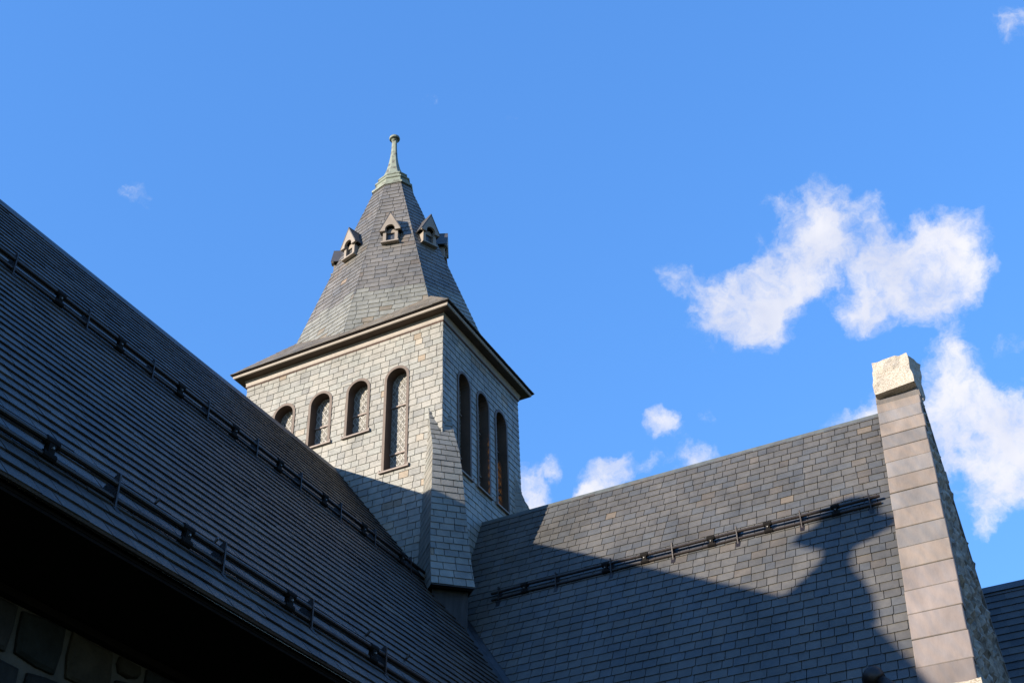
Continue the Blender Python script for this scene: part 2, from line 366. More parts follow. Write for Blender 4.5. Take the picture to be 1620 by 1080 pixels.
# ------------------------------------------------------------------ main dimensions (metres)
W, D = 4.4, 3.024                                      # tower plan; its near corner stands at x = y = 0
HT, HE, OV = 13.205, 13.451, .25
NZ, NS, NX = 10.671, 1.365, -2.2                       # nave ridge height, slope, ridge x
EX, EZ = 3.178, 3.331                                  # nave eave
YG = -12.5                                            # nave gable
TZ, TS, TY = 9.626, 2.05, 1.4                          # transept ridge height, slope, ridge y
TX1 = 7.04                                             # transept gable: inner face of the coping
GX1 = 7.68
GZ = -2.3                                              # ground
TEZ = 3.6; TEY = TY - (TZ-TEZ)/TS
ns = math.hypot(1, NS); ts = math.hypot(1, TS)
nU, nV, nN = V((0, 1, 0)), V((-1/ns, 0, NS/ns)), V((NS/ns, 0, 1/ns))
tU, tV, tN = V((1, 0, 0)), V((0, 1/ts, TS/ts)), V((0, -TS/ts, 1/ts))
def nave_z(x): return NZ - NS*(x-NX)
def tran_z(y): return TZ - TS*(TY-y)
def valley(z): return V((NX + (NZ-z)/NS, TY - (TZ-z)/TS, z))

# ------------------------------------------------------------------ ground
mb = MB(); mb.add([(-600, -600, GZ), (600, -600, GZ), (600, 600, GZ), (-600, 600, GZ)], [(0, 1, 2, 3)])
o = mb.build('ground', M['grass']); o['kind'] = 'structure'; o['label'] = 'lawn around the church'

# ================================================================== NAVE
nave = thing('nave', (NX, -7, GZ), 'long dark slate nave roof with deep black eaves over a rubble stone wall, in shade', 'nave')
nO = V((EX, YG, EZ)); nL = (EX-NX)*ns
mb = MB(); d = .02
e0, e1 = valley(EZ), valley(NZ)
mb.add([V((EX, YG, EZ))-nN*d, V((EX, e0.y, EZ))-nN*d, V((NX, e1.y, NZ))-nN*d, V((NX, YG, NZ))-nN*d], [(0, 1, 2, 3)])
WX = 2*NX-EX
mb.add([V((WX, YG, EZ)), V((WX, 0, EZ)), V((NX, 0, NZ-.03)), V((NX, YG, NZ-.03))], [(3, 2, 1, 0)])
nroof = mb.build('roof', M['deck'], nave)
S = Slating(nroof)
a, b = (e0-nO).dot(nU), (e0-nO).dot(nV); a2, b2 = (e1-nO).dot(nU), (e1-nO).dot(nV)
vd = V((a2-a, b2-b)).normalized(); off = V((vd.y, -vd.x)); off = off if off.x < 0 else -off
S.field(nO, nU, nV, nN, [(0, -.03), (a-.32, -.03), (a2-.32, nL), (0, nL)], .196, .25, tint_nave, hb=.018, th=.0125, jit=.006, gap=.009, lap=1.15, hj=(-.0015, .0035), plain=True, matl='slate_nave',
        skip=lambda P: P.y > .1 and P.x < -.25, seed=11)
S.done()
mb = MB()
mb.prism([V((NX-.16, YG, NZ-.16*NS+.045)), V((NX+.16, YG, NZ-.16*NS+.045)), V((NX, YG, NZ+.055))], (0, -YG-.004, 0))
mb.build('ridge_cap', M['lead'], nave)
mb = MB()                                              # drip edge, fascia, soffit
mb.tube([(EX+.012, YG, EZ-.012), (EX+.012, e0.y, EZ-.012)], .022, 8)
mb.build('drip_edge', M['iron'], nave)
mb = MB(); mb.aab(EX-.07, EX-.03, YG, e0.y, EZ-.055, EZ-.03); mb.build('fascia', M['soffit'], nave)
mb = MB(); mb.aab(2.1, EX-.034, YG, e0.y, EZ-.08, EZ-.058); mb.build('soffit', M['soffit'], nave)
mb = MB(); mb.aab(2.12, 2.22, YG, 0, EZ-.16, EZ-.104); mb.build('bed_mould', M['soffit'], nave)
mb = MB(); mb.aab(WX+.8, WX+1.3, YG, 0, GZ, EZ-.2); mb.build('far_wall', M['mortar'], nave)
mb = MB(); mb.aab(1.7, 2.14, YG, 1.0, GZ, EZ-.15)
nwall = mb.build('wall', M['mortar'], nave)
# rubble stones of the nave wall that show under the eaves
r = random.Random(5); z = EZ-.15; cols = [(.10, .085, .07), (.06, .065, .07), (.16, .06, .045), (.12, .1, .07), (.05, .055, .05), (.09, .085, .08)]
while z > -.6:
    h = r.uniform(.26, .5); y = -13.6 + r.uniform(-.3, 0)
    while y < -4.5:
        l = r.uniform(.28, .85)
        sub = [(0, 1)] if r.random() > .25 else [(0, .45), (.45, 1)]
        for s0, s1 in sub:
            y0, y1 = y+.018, y+l-.018; z0, z1 = z-h*s1+.016, z-h*s0-.016
            pts = [(y0+r.uniform(0, .05), z0+r.uniform(0, .04)), ((y0+y1)/2, z0+r.uniform(-.008, .03)), (y1-r.uniform(0, .05), z0+r.uniform(0, .04)),
                   (y1-r.uniform(0, .02), (z0+z1)/2), (y1-r.uniform(0, .05), z1-r.uniform(0, .03)), ((y0+y1)/2, z1-r.uniform(-.005, .02)), (y0+r.uniform(0, .04), z1-r.uniform(0, .03)), (y0+r.uniform(0, .02), (z0+z1)/2)]
            k = len(pts); cy_, cz_ = (y0+y1)/2, (z0+z1)/2
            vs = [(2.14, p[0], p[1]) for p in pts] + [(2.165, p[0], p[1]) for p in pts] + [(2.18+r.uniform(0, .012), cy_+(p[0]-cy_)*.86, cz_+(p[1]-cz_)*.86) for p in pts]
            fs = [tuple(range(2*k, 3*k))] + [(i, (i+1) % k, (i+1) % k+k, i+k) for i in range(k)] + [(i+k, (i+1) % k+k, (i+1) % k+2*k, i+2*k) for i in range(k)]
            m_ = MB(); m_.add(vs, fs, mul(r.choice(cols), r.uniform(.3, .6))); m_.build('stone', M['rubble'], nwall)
        y += l
    z -= h
# gable end with raised coping and a stone finial on its point
mb = MB(); pz = .38
mb.prism([(WX+.9, YG-.55, GZ), (EX-.85, YG-.55, GZ), (EX-.1, YG-.55, EZ), (EX+.15, YG-.55, EZ+pz-.1), (NX, YG-.55, NZ+pz), (WX-.15, YG-.55, EZ+pz-.1), (WX+.1, YG-.55, EZ)], (0, .55, 0))
mb.build('gable_wall', M['rock'], nave)
def fin(x): return NX-.06+x
prof = [(.8, 10.2), (.62, 10.75), (.46, 11.05), (.30, 11.28), (.17, 11.5), (.12, 11.7), (.17, 11.86), (.42, 11.98), (.66, 12.16), (.62, 12.34), (.40, 12.42), (.34, 12.66), (.24, 12.86), (.08, 12.95)]
poly = [(fin(x), YG-.42, z) for x, z in prof] + [(fin(-x), YG-.42, z) for x, z in prof[::-1]]
mb = MB(); mb.prism(poly, (0, .3, 0)); mb.build('gable_finial', M['granite'], nave)
# lead valley between the two roofs
mb = MB(); A, B = valley(EZ-.1), valley(7.75); vdir = (B-A).normalized()
for nn, sgn in ((nN, -1), (tN, 1)):
    c = vdir.cross(nn).normalized(); tgt = V((-1, -1, 0)) if nn is nN else V((1, 1, 0))
    side = c if (c.dot(V((0, -1, 0))) > 0) == (nn is nN) else -c
    A1, B1 = A+nn*.006, B+nn*.006
    if nn is tN: side = c if c.dot(V((1, 0, 0))) > 0 else -c
    mb.add([A1, B1, B1+side*.26, A1+side*.26], [(0, 1, 2, 3)])
mb.build('valley_flashing', M['lead'], nave)
for yy, vv in ((-4.95, 1.32), (-5.75, 1.28), (-8.35, 1.05), (-9.05, 1.12), (-3.9, 1.25)):     # loose slating hooks left standing on the slope
    q = V((EX, yy, EZ)) + nV*vv + nN*.02; mb = MB()
    mb.tube([q, q+nN*.03, q+nN*.055+V((0, .012, .02)), q+nN*.05+V((0, .03, .045))], [.012, .013, .016, .008], 6); mb.build('hook', M['iron'], nroof)

# ================================================================== TRANSEPT
tran = thing('transept', (4, TY, GZ), 'transept with half sunlit grey slate roof and stone-coped gable end', 'transept')
tO = V((0, TEY, TEZ)); tL = (TZ-TEZ)/TS*ts
mb = MB()
mb.add([V((0, TEY, TEZ))-tN*.02, V((TX1, TEY, TEZ))-tN*.02, V((TX1, TY, TZ))-tN*.02, V((0, TY, TZ))-tN*.02], [(0, 1, 2, 3)])
mb.add([(0, 2*TY-TEY, TEZ), (TX1, 2*TY-TEY, TEZ), (TX1, TY, TZ-.03), (0, TY, TZ-.03)], [(3, 2, 1, 0)])
troof = mb.build('roof', M['deck'], tran)
S = Slating(troof)
vb, vt = valley(TEZ), valley(TZ)
a, b = (vb-tO).dot(tU), 0.0; a2, b2 = (vt-tO).dot(tU), tL
S.field(tO, tU, tV, tN, [(a+.10, b), (TX1-.0, 0), (TX1, tL), (max(a2, -2)+.10, tL)], .158, .205, tint_transept, hb=.013, th=.010, gap=.009, jit=.003,
        skip=lambda P: P.x < -.1, seed=23)
S.done()
mb = MB(); mb.prism([V((0.0, TY-.045, TZ-.045*TS+.045)), V((0.0, TY, TZ+.05)), V((0.0, TY+.045, TZ-.045*TS+.045))][::-1], (TX1, 0, 0))
mb.build('ridge_cap', M['ridge_metal'], tran)
mb = MB(); mb.aab(1.2, TX1, TEY+.35, TEY+.75, GZ, TEZ); mb.build('wall', M['mortar'], tran)
mb = MB(); mb.aab(.2, TX1, 2*TY-TEY-.75, 2*TY-TEY-.35, GZ, TEZ); mb.build('far_wall', M['mortar'], tran)
mb = MB(); mb.aab(2.6, TX1-.02, TEY-.06, TEY+.4, TEZ-.2, TEZ-.03); mb.build('eave_board', M['soffit'], tran)
# gable wall core
CZ = TZ + .32                                          # height of the coping line at the ridge
mb = MB(); yb0, yb1 = TY-(CZ-4.4)/TS, TY+(CZ-4.4)/TS
mb.prism([(GX1-.06, yb0, GZ), (GX1-.06, yb1, GZ), (GX1-.06, yb1, 4.4-.35), (GX1-.06, TY, CZ-.35), (GX1-.06, yb0, 4.4-.35)], (-(GX1-.06-TX1-.01), 0, 0))
gwall = mb.build('gable_wall', M['mortar'], tran)
# rock-faced stones of the outer face
r = random.Random(9); z = CZ-.16; row = 0
while z > .2:
    h = r.uniform(.2, .36); zt, zb = z, z-h
    half = lambda q: max(.03, (CZ-.13-q)/TS)
    hm = half((zt+zb)/2) if zb > 4.3 else half(4.4)
    y = TY-hm
    while y < TY+hm-.02:
        l = min(r.uniform(.3, .7), TY+hm-y)
        if TY+hm-(y+l) < .18: l = TY+hm-y
        def yy(q, z_):                                 # follow the rake at both ends
            if zb > 4.3:
                if abs(q-(TY-hm)) < 1e-6: return TY-half(z_)+.004
                if abs(q-(TY+hm)) < 1e-6: return TY+half(z_)-.004
            return q
        nx, nz = 4, 3; vs = []; fs = []
        for j in range(nz+1):
            zz = zb+.008+(h-.016)*j/nz; y0, y1 = yy(y, zz), yy(y+l, zz)
            for i in range(nx+1):
                ed = i in (0, nx) or j in (0, nz)
                p = V((0, y0+.006+(y1-y0-.012)*i/nx, zz))
                bul = (.02 if ed else .065) + (r.uniform(-.012, .016) if ed else r.uniform(-.03, .04))
                vs.append((GX1-.05+bul, p.y+(0 if ed else r.uniform(-.02, .02)), p.z+(0 if ed else r.uniform(-.02, .02))))
        for j in range(nz):
            for i in range(nx):
                q = j*(nx+1)+i; fs.append((q, q+1, q+nx+2, q+nx+1))
        rim = [i for i in range(nx+1)] + [(j+1)*(nx+1)-1 for j in range(1, nz+1)] + [nz*(nx+1)+i for i in range(nx-1, -1, -1)] + [j*(nx+1) for j in range(nz-1, 0, -1)]
        k0 = len(vs); vs += [(GX1-.12, vs[i][1], vs[i][2]) for i in rim]; k = len(rim)
        fs += [(rim[i], k0+i, k0+(i+1) % k, rim[(i+1) % k]) for i in range(k)]
        m_ = MB(); m_.add(vs, fs); m_.build('stone', M['rock'], gwall)
        y += l
    z -= h; row += 1
# coping slabs, their joints as measured down the slope
zs = [10.02, 9.84, 9.60, 9.31, 9.01, 8.71, 8.40, 8.06, 7.73, 7.39, 7.02, 6.65, 6.27, 5.89, 5.50, 5.10, 4.68, 4.30]
r = random.Random(2)
def cop(z, x, h): y = TY-(CZ-z)/TS; return V((x, y, z)) + tN*h
hh = -.03
for i in range(len(zs)-1):
    z0, z1 = zs[i+1]+.006, zs[i]-.006; j = r.uniform(-.004, .004); t0 = hh+r.uniform(-.006, .008)
    x0, x1 = TX1-.012+r.uniform(-.006, .006), GX1+.0+r.uniform(-.01, .012)
    q = [cop(z0, x0, t0), cop(z0, x1, t0+j), cop(z1, x1, t0+j), cop(z1, x0, t0)]
    q2 = [x-tN*.13 for x in q]; c = [sum((p for p in q), V())/4]; bev = .008
    ins = [p + (c[0]-p).normalized()*bev*1.4 for p in q]; edge = [p-tN*bev for p in q]
    m_ = MB(); m_.add(ins+edge+q2, [(0, 1, 2, 3)] + [(k, k+4, (k+1) % 4+4, (k+1) % 4) for k in range(4)] + [(k+4, k+8, (k+1) % 4+8, (k+1) % 4+4) for k in range(4)])
    o = m_.build('coping_stone', M['coping'], tran); f = r.uniform(.85, 1.12); c_ = r.choice(((1.05, .97, .93), (.93, .99, 1.03), (1, 1, 1), (1.08, .98, .88))); o.color = (f*c_[0], f*c_[1], f*c_[2], 1)
mb = MB()                                              # mortar bed under the slabs, and the far slope's coping
q = [cop(4.32, TX1-.004, hh-.012), cop(4.32, GX1-.02, hh-.012), cop(10.0, GX1-.02, hh-.012), cop(10.0, TX1-.004, hh-.012)]
mb.prism(q, -tN*.12)
mb.build('mortar_bed', M['mortar'], tran)
mb = MB(); bn = V((0, TS/ts, 1/ts))
def cop2(z, x, h): return V((x, TY+(CZ-z)/TS, z)) + bn*h
mb.prism([cop2(4.32, GX1+.02, 0), cop2(4.32, TX1, 0), cop2(9.9, TX1, 0), cop2(9.9, GX1+.02, 0)], -bn*.1); mb.build('rear_coping', M['coping'], tran)
def rough_block(name, corners, m_, parent, amp, cuts, seed, flat=None):
    # hexahedron (8 corners, bottom then top) with broken, rock-like faces
    bm = bmesh.new(); vs = [bm.verts.new(c) for c in corners]
    for f in ((3, 2, 1, 0), (4, 5, 6, 7), (0, 1, 5, 4), (1, 2, 6, 5), (2, 3, 7, 6), (3, 0, 4, 7)): bm.faces.new([vs[i] for i in f])
    bmesh.ops.subdivide_edges(bm, edges=bm.edges[:], cuts=cuts, use_grid_fill=True); bm.normal_update()
    cen = sum((V(c) for c in corners), V())/8
    for v_ in bm.verts:
        k = amp
        if flat and flat(v_.co): k = amp*.12
        d_ = (v_.co-cen).normalized(); nv = mnoise.noise(v_.co*4.3+V((seed, 0, 0))) + .6*mnoise.noise(v_.co*9.7+V((0, seed, 0)))
        v_.co += d_*nv*k
    me = bpy.data.meshes.new(name); bm.to_mesh(me); bm.free(); me.materials.append(m_)
    o_ = bpy.data.objects.new(name, me); return link(o_, parent)
yf, yk = 1.30, 1.85                                    # apex stone: dressed front, broken sides
c8 = [(TX1+.0, yf-.04, 9.92), (GX1-.01, yf-.04, 9.98), (GX1+.02, yk, 9.95), (TX1+.02, yk, 9.9), (TX1+.06, yf+.12, 10.62), (GX1-.02, yf+.12, 10.64), (GX1+.10, yk-.05, 10.58), (TX1+.07, yk-.05, 10.6)]
rough_block('apex_stone', c8, M['granite'], tran, .05, 8, 3.1, flat=lambda p: p.y < yf+.06 and TX1+.12 < p.x < GX1-.08)
mb = MB(); mb.prism([cop(10.02, TX1+.01, .012), cop(10.02, GX1-.0, .012), cop(10.05, GX1-.0, .012), cop(10.05, TX1+.01, .012)], -tN*.1); mb.build('red_joint', M['red_mortar'], tran)
k0 = cop(4.32, TX1-.05, .03); k1 = cop(4.32, GX1+.04, .03); dn = V((0, -.05, -.75)); bk = V((0, .6, -.1))
rough_block('kneeler_stone', [k0+dn, k1+dn, k1+dn+bk, k0+dn+bk, k0, k1, k1+bk, k0+bk], M['granite'], tran, .03, 4, 8.8)

# ================================================================== TOWER
tower = thing('church_tower', (-W/2, D/2, GZ), 'slate-hung church tower with arched leaded windows and octagonal dormered spire', 'tower')
LW = [(-3.687+.834*k, s) for k, s in enumerate((11.30, 11.30, 11.28, 10.31))]; LWW, LAP = .49, 12.48
EW = [(.53+.735*k, 10.33) for k in range(3)]; EWW = .48
def wall_skin(mb, face, wins, ww, length, z0, z1):
    # flat wall with arched openings; face(u, z) -> point
    e = [0.0]; 
    cur = 0.0
    for u0, s in wins:
        mb.add([face(cur, z0), face(u0, z0), face(u0, z1), face(cur, z1)], [(0, 1, 2, 3)])
        u1 = u0+ww; rad = ww/2; c = u0+rad; zsr = LAP-rad
        mb.add([face(u0, z0), face(u1, z0), face(u1, s), face(u0, s)], [(0, 1, 2, 3)])
        n = 10; arc = [(c-rad*math.cos(math.pi*i/n), zsr+rad*math.sin(math.pi*i/n)) for i in range(n+1)]
        for i in range(n): mb.add([face(*arc[i]), face(*arc[i+1]), face(arc[i+1][0], z1), face(arc[i][0], z1)], [(0, 1, 2, 3)])
        cur = u1
    mb.add([face(cur, z0), face(length, z0), face(length, z1), face(cur, z1)], [(0, 1, 2, 3)])
mb = MB()
wall_skin(mb, lambda u, z: (-W+u, 0, z), [(x+W, s) for x, s in LW], LWW, W, 5.5, HT)
wall_skin(mb, lambda u, z: (0, u, z), EW, EWW, D, 5.5, HT)
mb.add([(0, D, 5.5), (-W, D, 5.5), (-W, D, HT), (0, D, HT)], [(0, 1, 2, 3)])
mb.add([(-W, D, 5.5), (-W, 0, 5.5), (-W, 0, HT), (-W, D, HT)], [(0, 1, 2, 3)])
mb.add([(-W, 0, HT-.01), (0, 0, HT-.01), (0, D, HT-.01), (-W, D, HT-.01)], [(0, 1, 2, 3)])
mb.add([(-W, 0, 9.2), (0, 0, 9.2), (0, D, 9.2), (-W, D, 9.2)], [(0, 1, 2, 3)])
twall = mb.build('wall', M['timber_in'], tower)
def holes_for(wins, ww, grow=.012):
    def f(rect):
        u0, u1 = rect[0][0], rect[1][0]; b0, b1 = rect[0][1], rect[2][1]; out = [rect]
        for x, s in wins:
            x0, x1 = x-grow, x+ww+grow; rad = (x1-x0)/2; c = (x0+x1)/2; zsr = LAP-ww/2; top = zsr+rad
            nxt = []
            for pc in out:
                pu = [p[0] for p in pc]; pv = [p[1] for p in pc]
                if max(pu) <= x0 or min(pu) >= x1 or max(pv) <= s or min(pv) >= top: nxt.append(pc); continue
                if min(pv) < s:
                    q = clip(pc, 0, 1, s)
                    if len(q) > 2: nxt.append(q)
                if max(pv) > top:
                    q = clip(pc, 0, -1, -top)
                    if len(q) > 2: nxt.append(q)
                def hw(v_): return rad if v_ <= zsr else math.sqrt(max(0, rad*rad-(v_-zsr)**2))
                va, vb_ = max(s, min(pv)), min(top, max(pv)); h0_, h1_ = hw(va), hw(vb_)
                mid = clip(clip(pc, 0, -1, -va), 0, 1, vb_)
                if len(mid) > 2:
                    # left of the line (c-h0, va)-(c-h1, vb), right of its mirror image
                    dv = vb_-va; du = h0_-h1_
                    if dv > 1e-5:
                        q = clip(mid, dv, -du, dv*(c-h0_)-du*va)
                        if len(q) > 2: nxt.append(q)
                        q = clip(mid, -dv, -du, -dv*(c+h0_)-du*va)
                        if len(q) > 2: nxt.append(q)
            out = nxt
        return out
    return f
X, Y, Z = V((1, 0, 0)), V((0, 1, 0)), V((0, 0, 1))
S = Slating(twall, 300)
hl = holes_for(LW, LWW)
S.field((0, 0, 0), X, Z, -Y, [(-W-.012, 7.2), (.012, 7.2), (.012, HT), (-W-.012, HT)], .131, .225, tint_tower, hb=.011, th=.0095, gap=.011, holes=hl, jit=.003, seed=31)
he = holes_for(EW, EWW)
S.field((0, 0, 0), Y, Z, X, [(-.012, 7.2), (D+.012, 7.2), (D+.012, HT), (-.012, HT)], .131, .225, tint_tower, hb=.011, th=.0095, gap=.011, holes=he, jit=.003, seed=32)
S.field((0, 0, 0), -X, Z, Y, [(0, 8), (W, 8), (W, HT), (0, HT)], .131, .225, tint_tower, hb=.008, th=.007, seed=33, h0=D)
S.field((0, 0, 0), -Y, Z, -X, [(-D, 8), (0, 8), (0, HT), (-D, HT)], .131, .225, tint_tower, hb=.008, th=.007, seed=34, h0=W)
S.done()
# cornice
def ring(mb, prof, x0, x1, y0, y1):
    cs = []
    for o_, z in prof: cs.append([V((x0-o_, y0-o_, z)), V((x1+o_, y0-o_, z)), V((x1+o_, y1+o_, z)), V((x0-o_, y1+o_, z))])
    for i in range(len(prof)-1):
        for k in range(4):
            k2 = (k+1) % 4; mb.add([cs[i][k], cs[i][k2], cs[i+1][k2], cs[i+1][k]], [(0, 1, 2, 3)])
mb = MB(); ring(mb, [(-.01, HT-.022), (.024, HT-.022), (.026, HT-.014), (-.01, HT-.011)], -W, 0, 0, D); mb.build('bed_fillet', M['red_paint'], tower)
mb = MB(); ring(mb, [(.0, HT-.008), (.036, HT-.008), (.04, HT+.012), (.03, HT+.016)], -W, 0, 0, D); mb.build('bead', M['trim_dark'], tower)
mb = MB(); ring(mb, [(.02, HT+.013), (.033, HT+.013), (.036, HT+.045), (.045, HT+.09), (.06, HT+.12), (.06, HT+.14), (.02, HT+.15)], -W, 0, 0, D); mb.build('frieze', M['trim'], tower)
mb = MB(); ring(mb, [(.04, HT+.141), (.205, HT+.143), (.205, HT+.15)], -W, 0, 0, D); mb.build('soffit', M['trim_dark'], tower)
mb = MB(); ring(mb, [(.19, HT+.146), (.213, HT+.146), (.225, HT+.16), (.230, HT+.185), (.236, HT+.195), (.1, HT+.2)], -W, 0, 0, D); mb.build('crown_mould', M['trim'], tower)
mb = MB(); ring(mb, [(.19, HT+.202), (.248, HT+.202), (OV+.018, HT+.225), (OV+.018, HT+.244), (.19, HT+.25)], -W, 0, 0, D); mb.build('roof_edge', M['soffit'], tower)
# skirt roof
SS = 1.17; sl = math.hypot(1, SS); run = .95
mb = MB(); ring(mb, [(OV, HE-.01), (OV-run, HE-.01+run*SS)], -W, 0, 0, D); skirt = mb.build('skirt_roof', M['deck'], tower)
S = Slating(skirt, 60); R_ = run*sl
for O, u, vi in (((-W-OV, -OV, HE), X, Y), ((OV, -OV, HE), Y, -X), ((OV, D+OV, HE), -X, -Y), ((-W-OV, D+OV, HE), -Y, X)):
    ln = (W if abs(u.x) else D)+2*OV; v_ = (vi + Z*SS).normalized(); n_ = u.cross(v_)
    S.field(O, u, v_, n_, [(-.02, -.03), (ln+.02, -.03), (ln-run, R_), (run, R_)], .13, .22, lambda r, P: mul(tint_spire(r, V((0, 0, 16))), 2.0), hb=.007, th=.007, jit=.004, seed=int(40+ln*3))
S.done()
# spire: stretched octagon with its points at the middle of each side and at each corner
SZ0, SZ1 = 13.55, 18.80
cx, cy = -W/2, D/2
def oct8(z):
    s = (z-13.75)/(18.79-13.75)
    B, a, b, c = [p*(1-s)+q*s for p, q in zip((1.512, 1.728, 1.057, 2.22), (.283, .323, .198, .415))]
    return [V((cx+x, cy+y, z)) for x, y in ((-a, -b), (0, -B), (a, -b), (c, 0), (a, b), (0, B), (-a, b), (-c, 0))]
b8, t8 = oct8(SZ0), oct8(SZ1)
mb = MB()
for k in range(8): mb.add([b8[k], b8[(k+1) % 8], t8[(k+1) % 8], t8[k]], [(0, 1, 2, 3)])
spire = mb.build('spire', M['deck'], tower)
S = Slating(spire, 300); FR = []
for k in range(8):
    A, B, C_, Dd = b8[k], b8[(k+1) % 8], t8[(k+1) % 8], t8[k]
    u = (B-A).normalized(); n_ = u.cross(Dd-A).normalized(); v_ = n_.cross(u)
    uv = lambda P: ((P-A).dot(u), (P-A).dot(v_)); e = .010
    reg = [uv(A), uv(B), uv(C_), uv(Dd)]; reg = [(reg[0][0]-e, reg[0][1]), (reg[1][0]+e, reg[1][1]), (reg[2][0]+e, reg[2][1]), (reg[3][0]-e, reg[3][1])]
    S.field(A, u, v_, n_, reg, .1385, .25, tint_spire, hb=.011, th=.010, gap=.010, jit=.002, seed=60+k)
    FR.append((A, B, C_, Dd, u, v_, n_))
S.done()
# copper cap and finial
def oring(mb, lev):                                    # lev: (scale, z) octagonal tiers with the spire's plan
    o0 = [(p.x-cx, p.y-cy) for p in oct8(18.79)]
    rs_ = [[V((cx+x*s, cy+y*s, z)) for x, y in o0] for s, z in lev]
    for i in range(len(lev)-1):
        for k in range(8): mb.add([rs_[i][k], rs_[i][(k+1) % 8], rs_[i+1][(k+1) % 8], rs_[i+1][k]], [(0, 1, 2, 3)])
mb = MB(); oring(mb, [(.9, 18.70), (1.22, 18.71), (1.24, 18.76), (1.05, 18.80), (.98, 18.93), (1.06, 18.95), (1.06, 18.98), (.86, 19.0), (.83, 19.08), (.9, 19.10), (.89, 19.13), (.5, 19.15)])
cap = mb.build('spire_cap', M['copper'], tower)
mb = MB(); oring(mb, [(.72, 19.13), (.56, 19.26), (.42, 19.42), (.31, 19.62), (.225, 19.85), (.175, 20.1), (.15, 20.36), (.15, 20.40)])
mb.tube([(cx, cy, z) for z in (20.37, 20.40, 20.42, 20.44, 20.47, 20.50, 20.515)], [.05, .075, .07, .12, .128, .12, .05], 20)
mb.build('finial', M['copper'], tower)
# dormers (lucarnes)
def dormer(k, zc):
    A, B, C_, Dd, u, v_, n_ = FR[k]
    s = (zc-SZ0)/(SZ1-SZ0); a = A.lerp(Dd, s); b = B.lerp(C_, s); mid = (a+b)/2
    h = V((n_.x, n_.y, 0)).normalized(); l = u*.9; ZD = Z*.9; q = mid + h*.07
    def P(x, y, z): return q + l*x + h*y + ZD*z          # y outward from the front plane
    mb = MB()                                          # side cheeks and jambs around the light
    for x0, x1 in ((-.18, -.105), (.105, .18)): mb.box(P(x0, 0, .03), l*(x1-x0), -h*.5, ZD*.42)
    mb.box(P(-.105, 0, .03), l*.21, -h*.5, ZD*.05)
    o_ = mb.build('dormer', M['trim'], tower)
    mb = MB(); mb.box(P(-.215, .045, 0), l*.43, -h*.4, ZD*.035); mb.build('sill', M['trim'], o_)
    mb = MB(); mb.add([P(-.11, -.075, .05), P(.11, -.075, .05), P(.11, -.075, .62), P(-.11, -.075, .62)], [(0, 1, 2, 3)]); mb.build('pane', M['dpane'], o_)
    mb = MB(); mb.box(P(-.105, -.045, .335), l*.21, -h*.03, ZD*.03)
    n = 10; arc = [P(.095*math.cos(math.pi*i/n), -.045, .365+.095*math.sin(math.pi*i/n)) for i in range(n+1)]
    mb.prism(arc, -h*.02); mb.build('tympanum', M['trim'], o_)
    mb = MB(); ap = .92; ar = .118; az = .40             # gable board with an arched notch
    e = .255; ez = .345
    for sg in (1, -1):
        pts = [(0, az+ar)] + [(ar*math.sin(math.pi/2*i/6), az+ar*math.cos(math.pi/2*i/6)) for i in range(1, 7)] + [(ar, ez), (e, ez), (e, ez+.035), (0, ap)]
        pp = [P(sg*x, .05, z) for x, z in pts]
        if sg < 0: pp = pp[::-1]
        mb.prism(pp[::-1] if sg > 0 else pp[::-1], -h*.05)
    mb.build('gable_board', M['trim'], o_)
    mb = MB()
    for sg in (1, -1):
        a0, a1 = P(0, .055, ap+.012), P(sg*(e+.015), .055, ez+.03); bk = -h*.62
        nn = (l*sg*(ap-ez) + ZD*e).normalized()*.02
        mb.add([a0, a1, a1+bk, a0+bk, a0-nn, a1-nn, a1+bk-nn, a0+bk-nn], [(0, 1, 2, 3), (4, 7, 6, 5), (0, 4, 5, 1), (1, 5, 6, 2)])
        mb.box(P(sg*.18 if sg < 0 else .18-.02, -.02, .33), l*.02, -h*.5, ZD*.12)
    mb.build('dormer_roof', M['dslate'], o_)
M['dslate'] = mat('dormer_roof_metal', (.10, .095, .095), .5, .4, var=.2, bump=.05)
M['dpane'] = glass('dormer_glass', (.08, .085, .09), (.5, .5, .5), .02)
for k in range(8): dormer(k, 16.40)
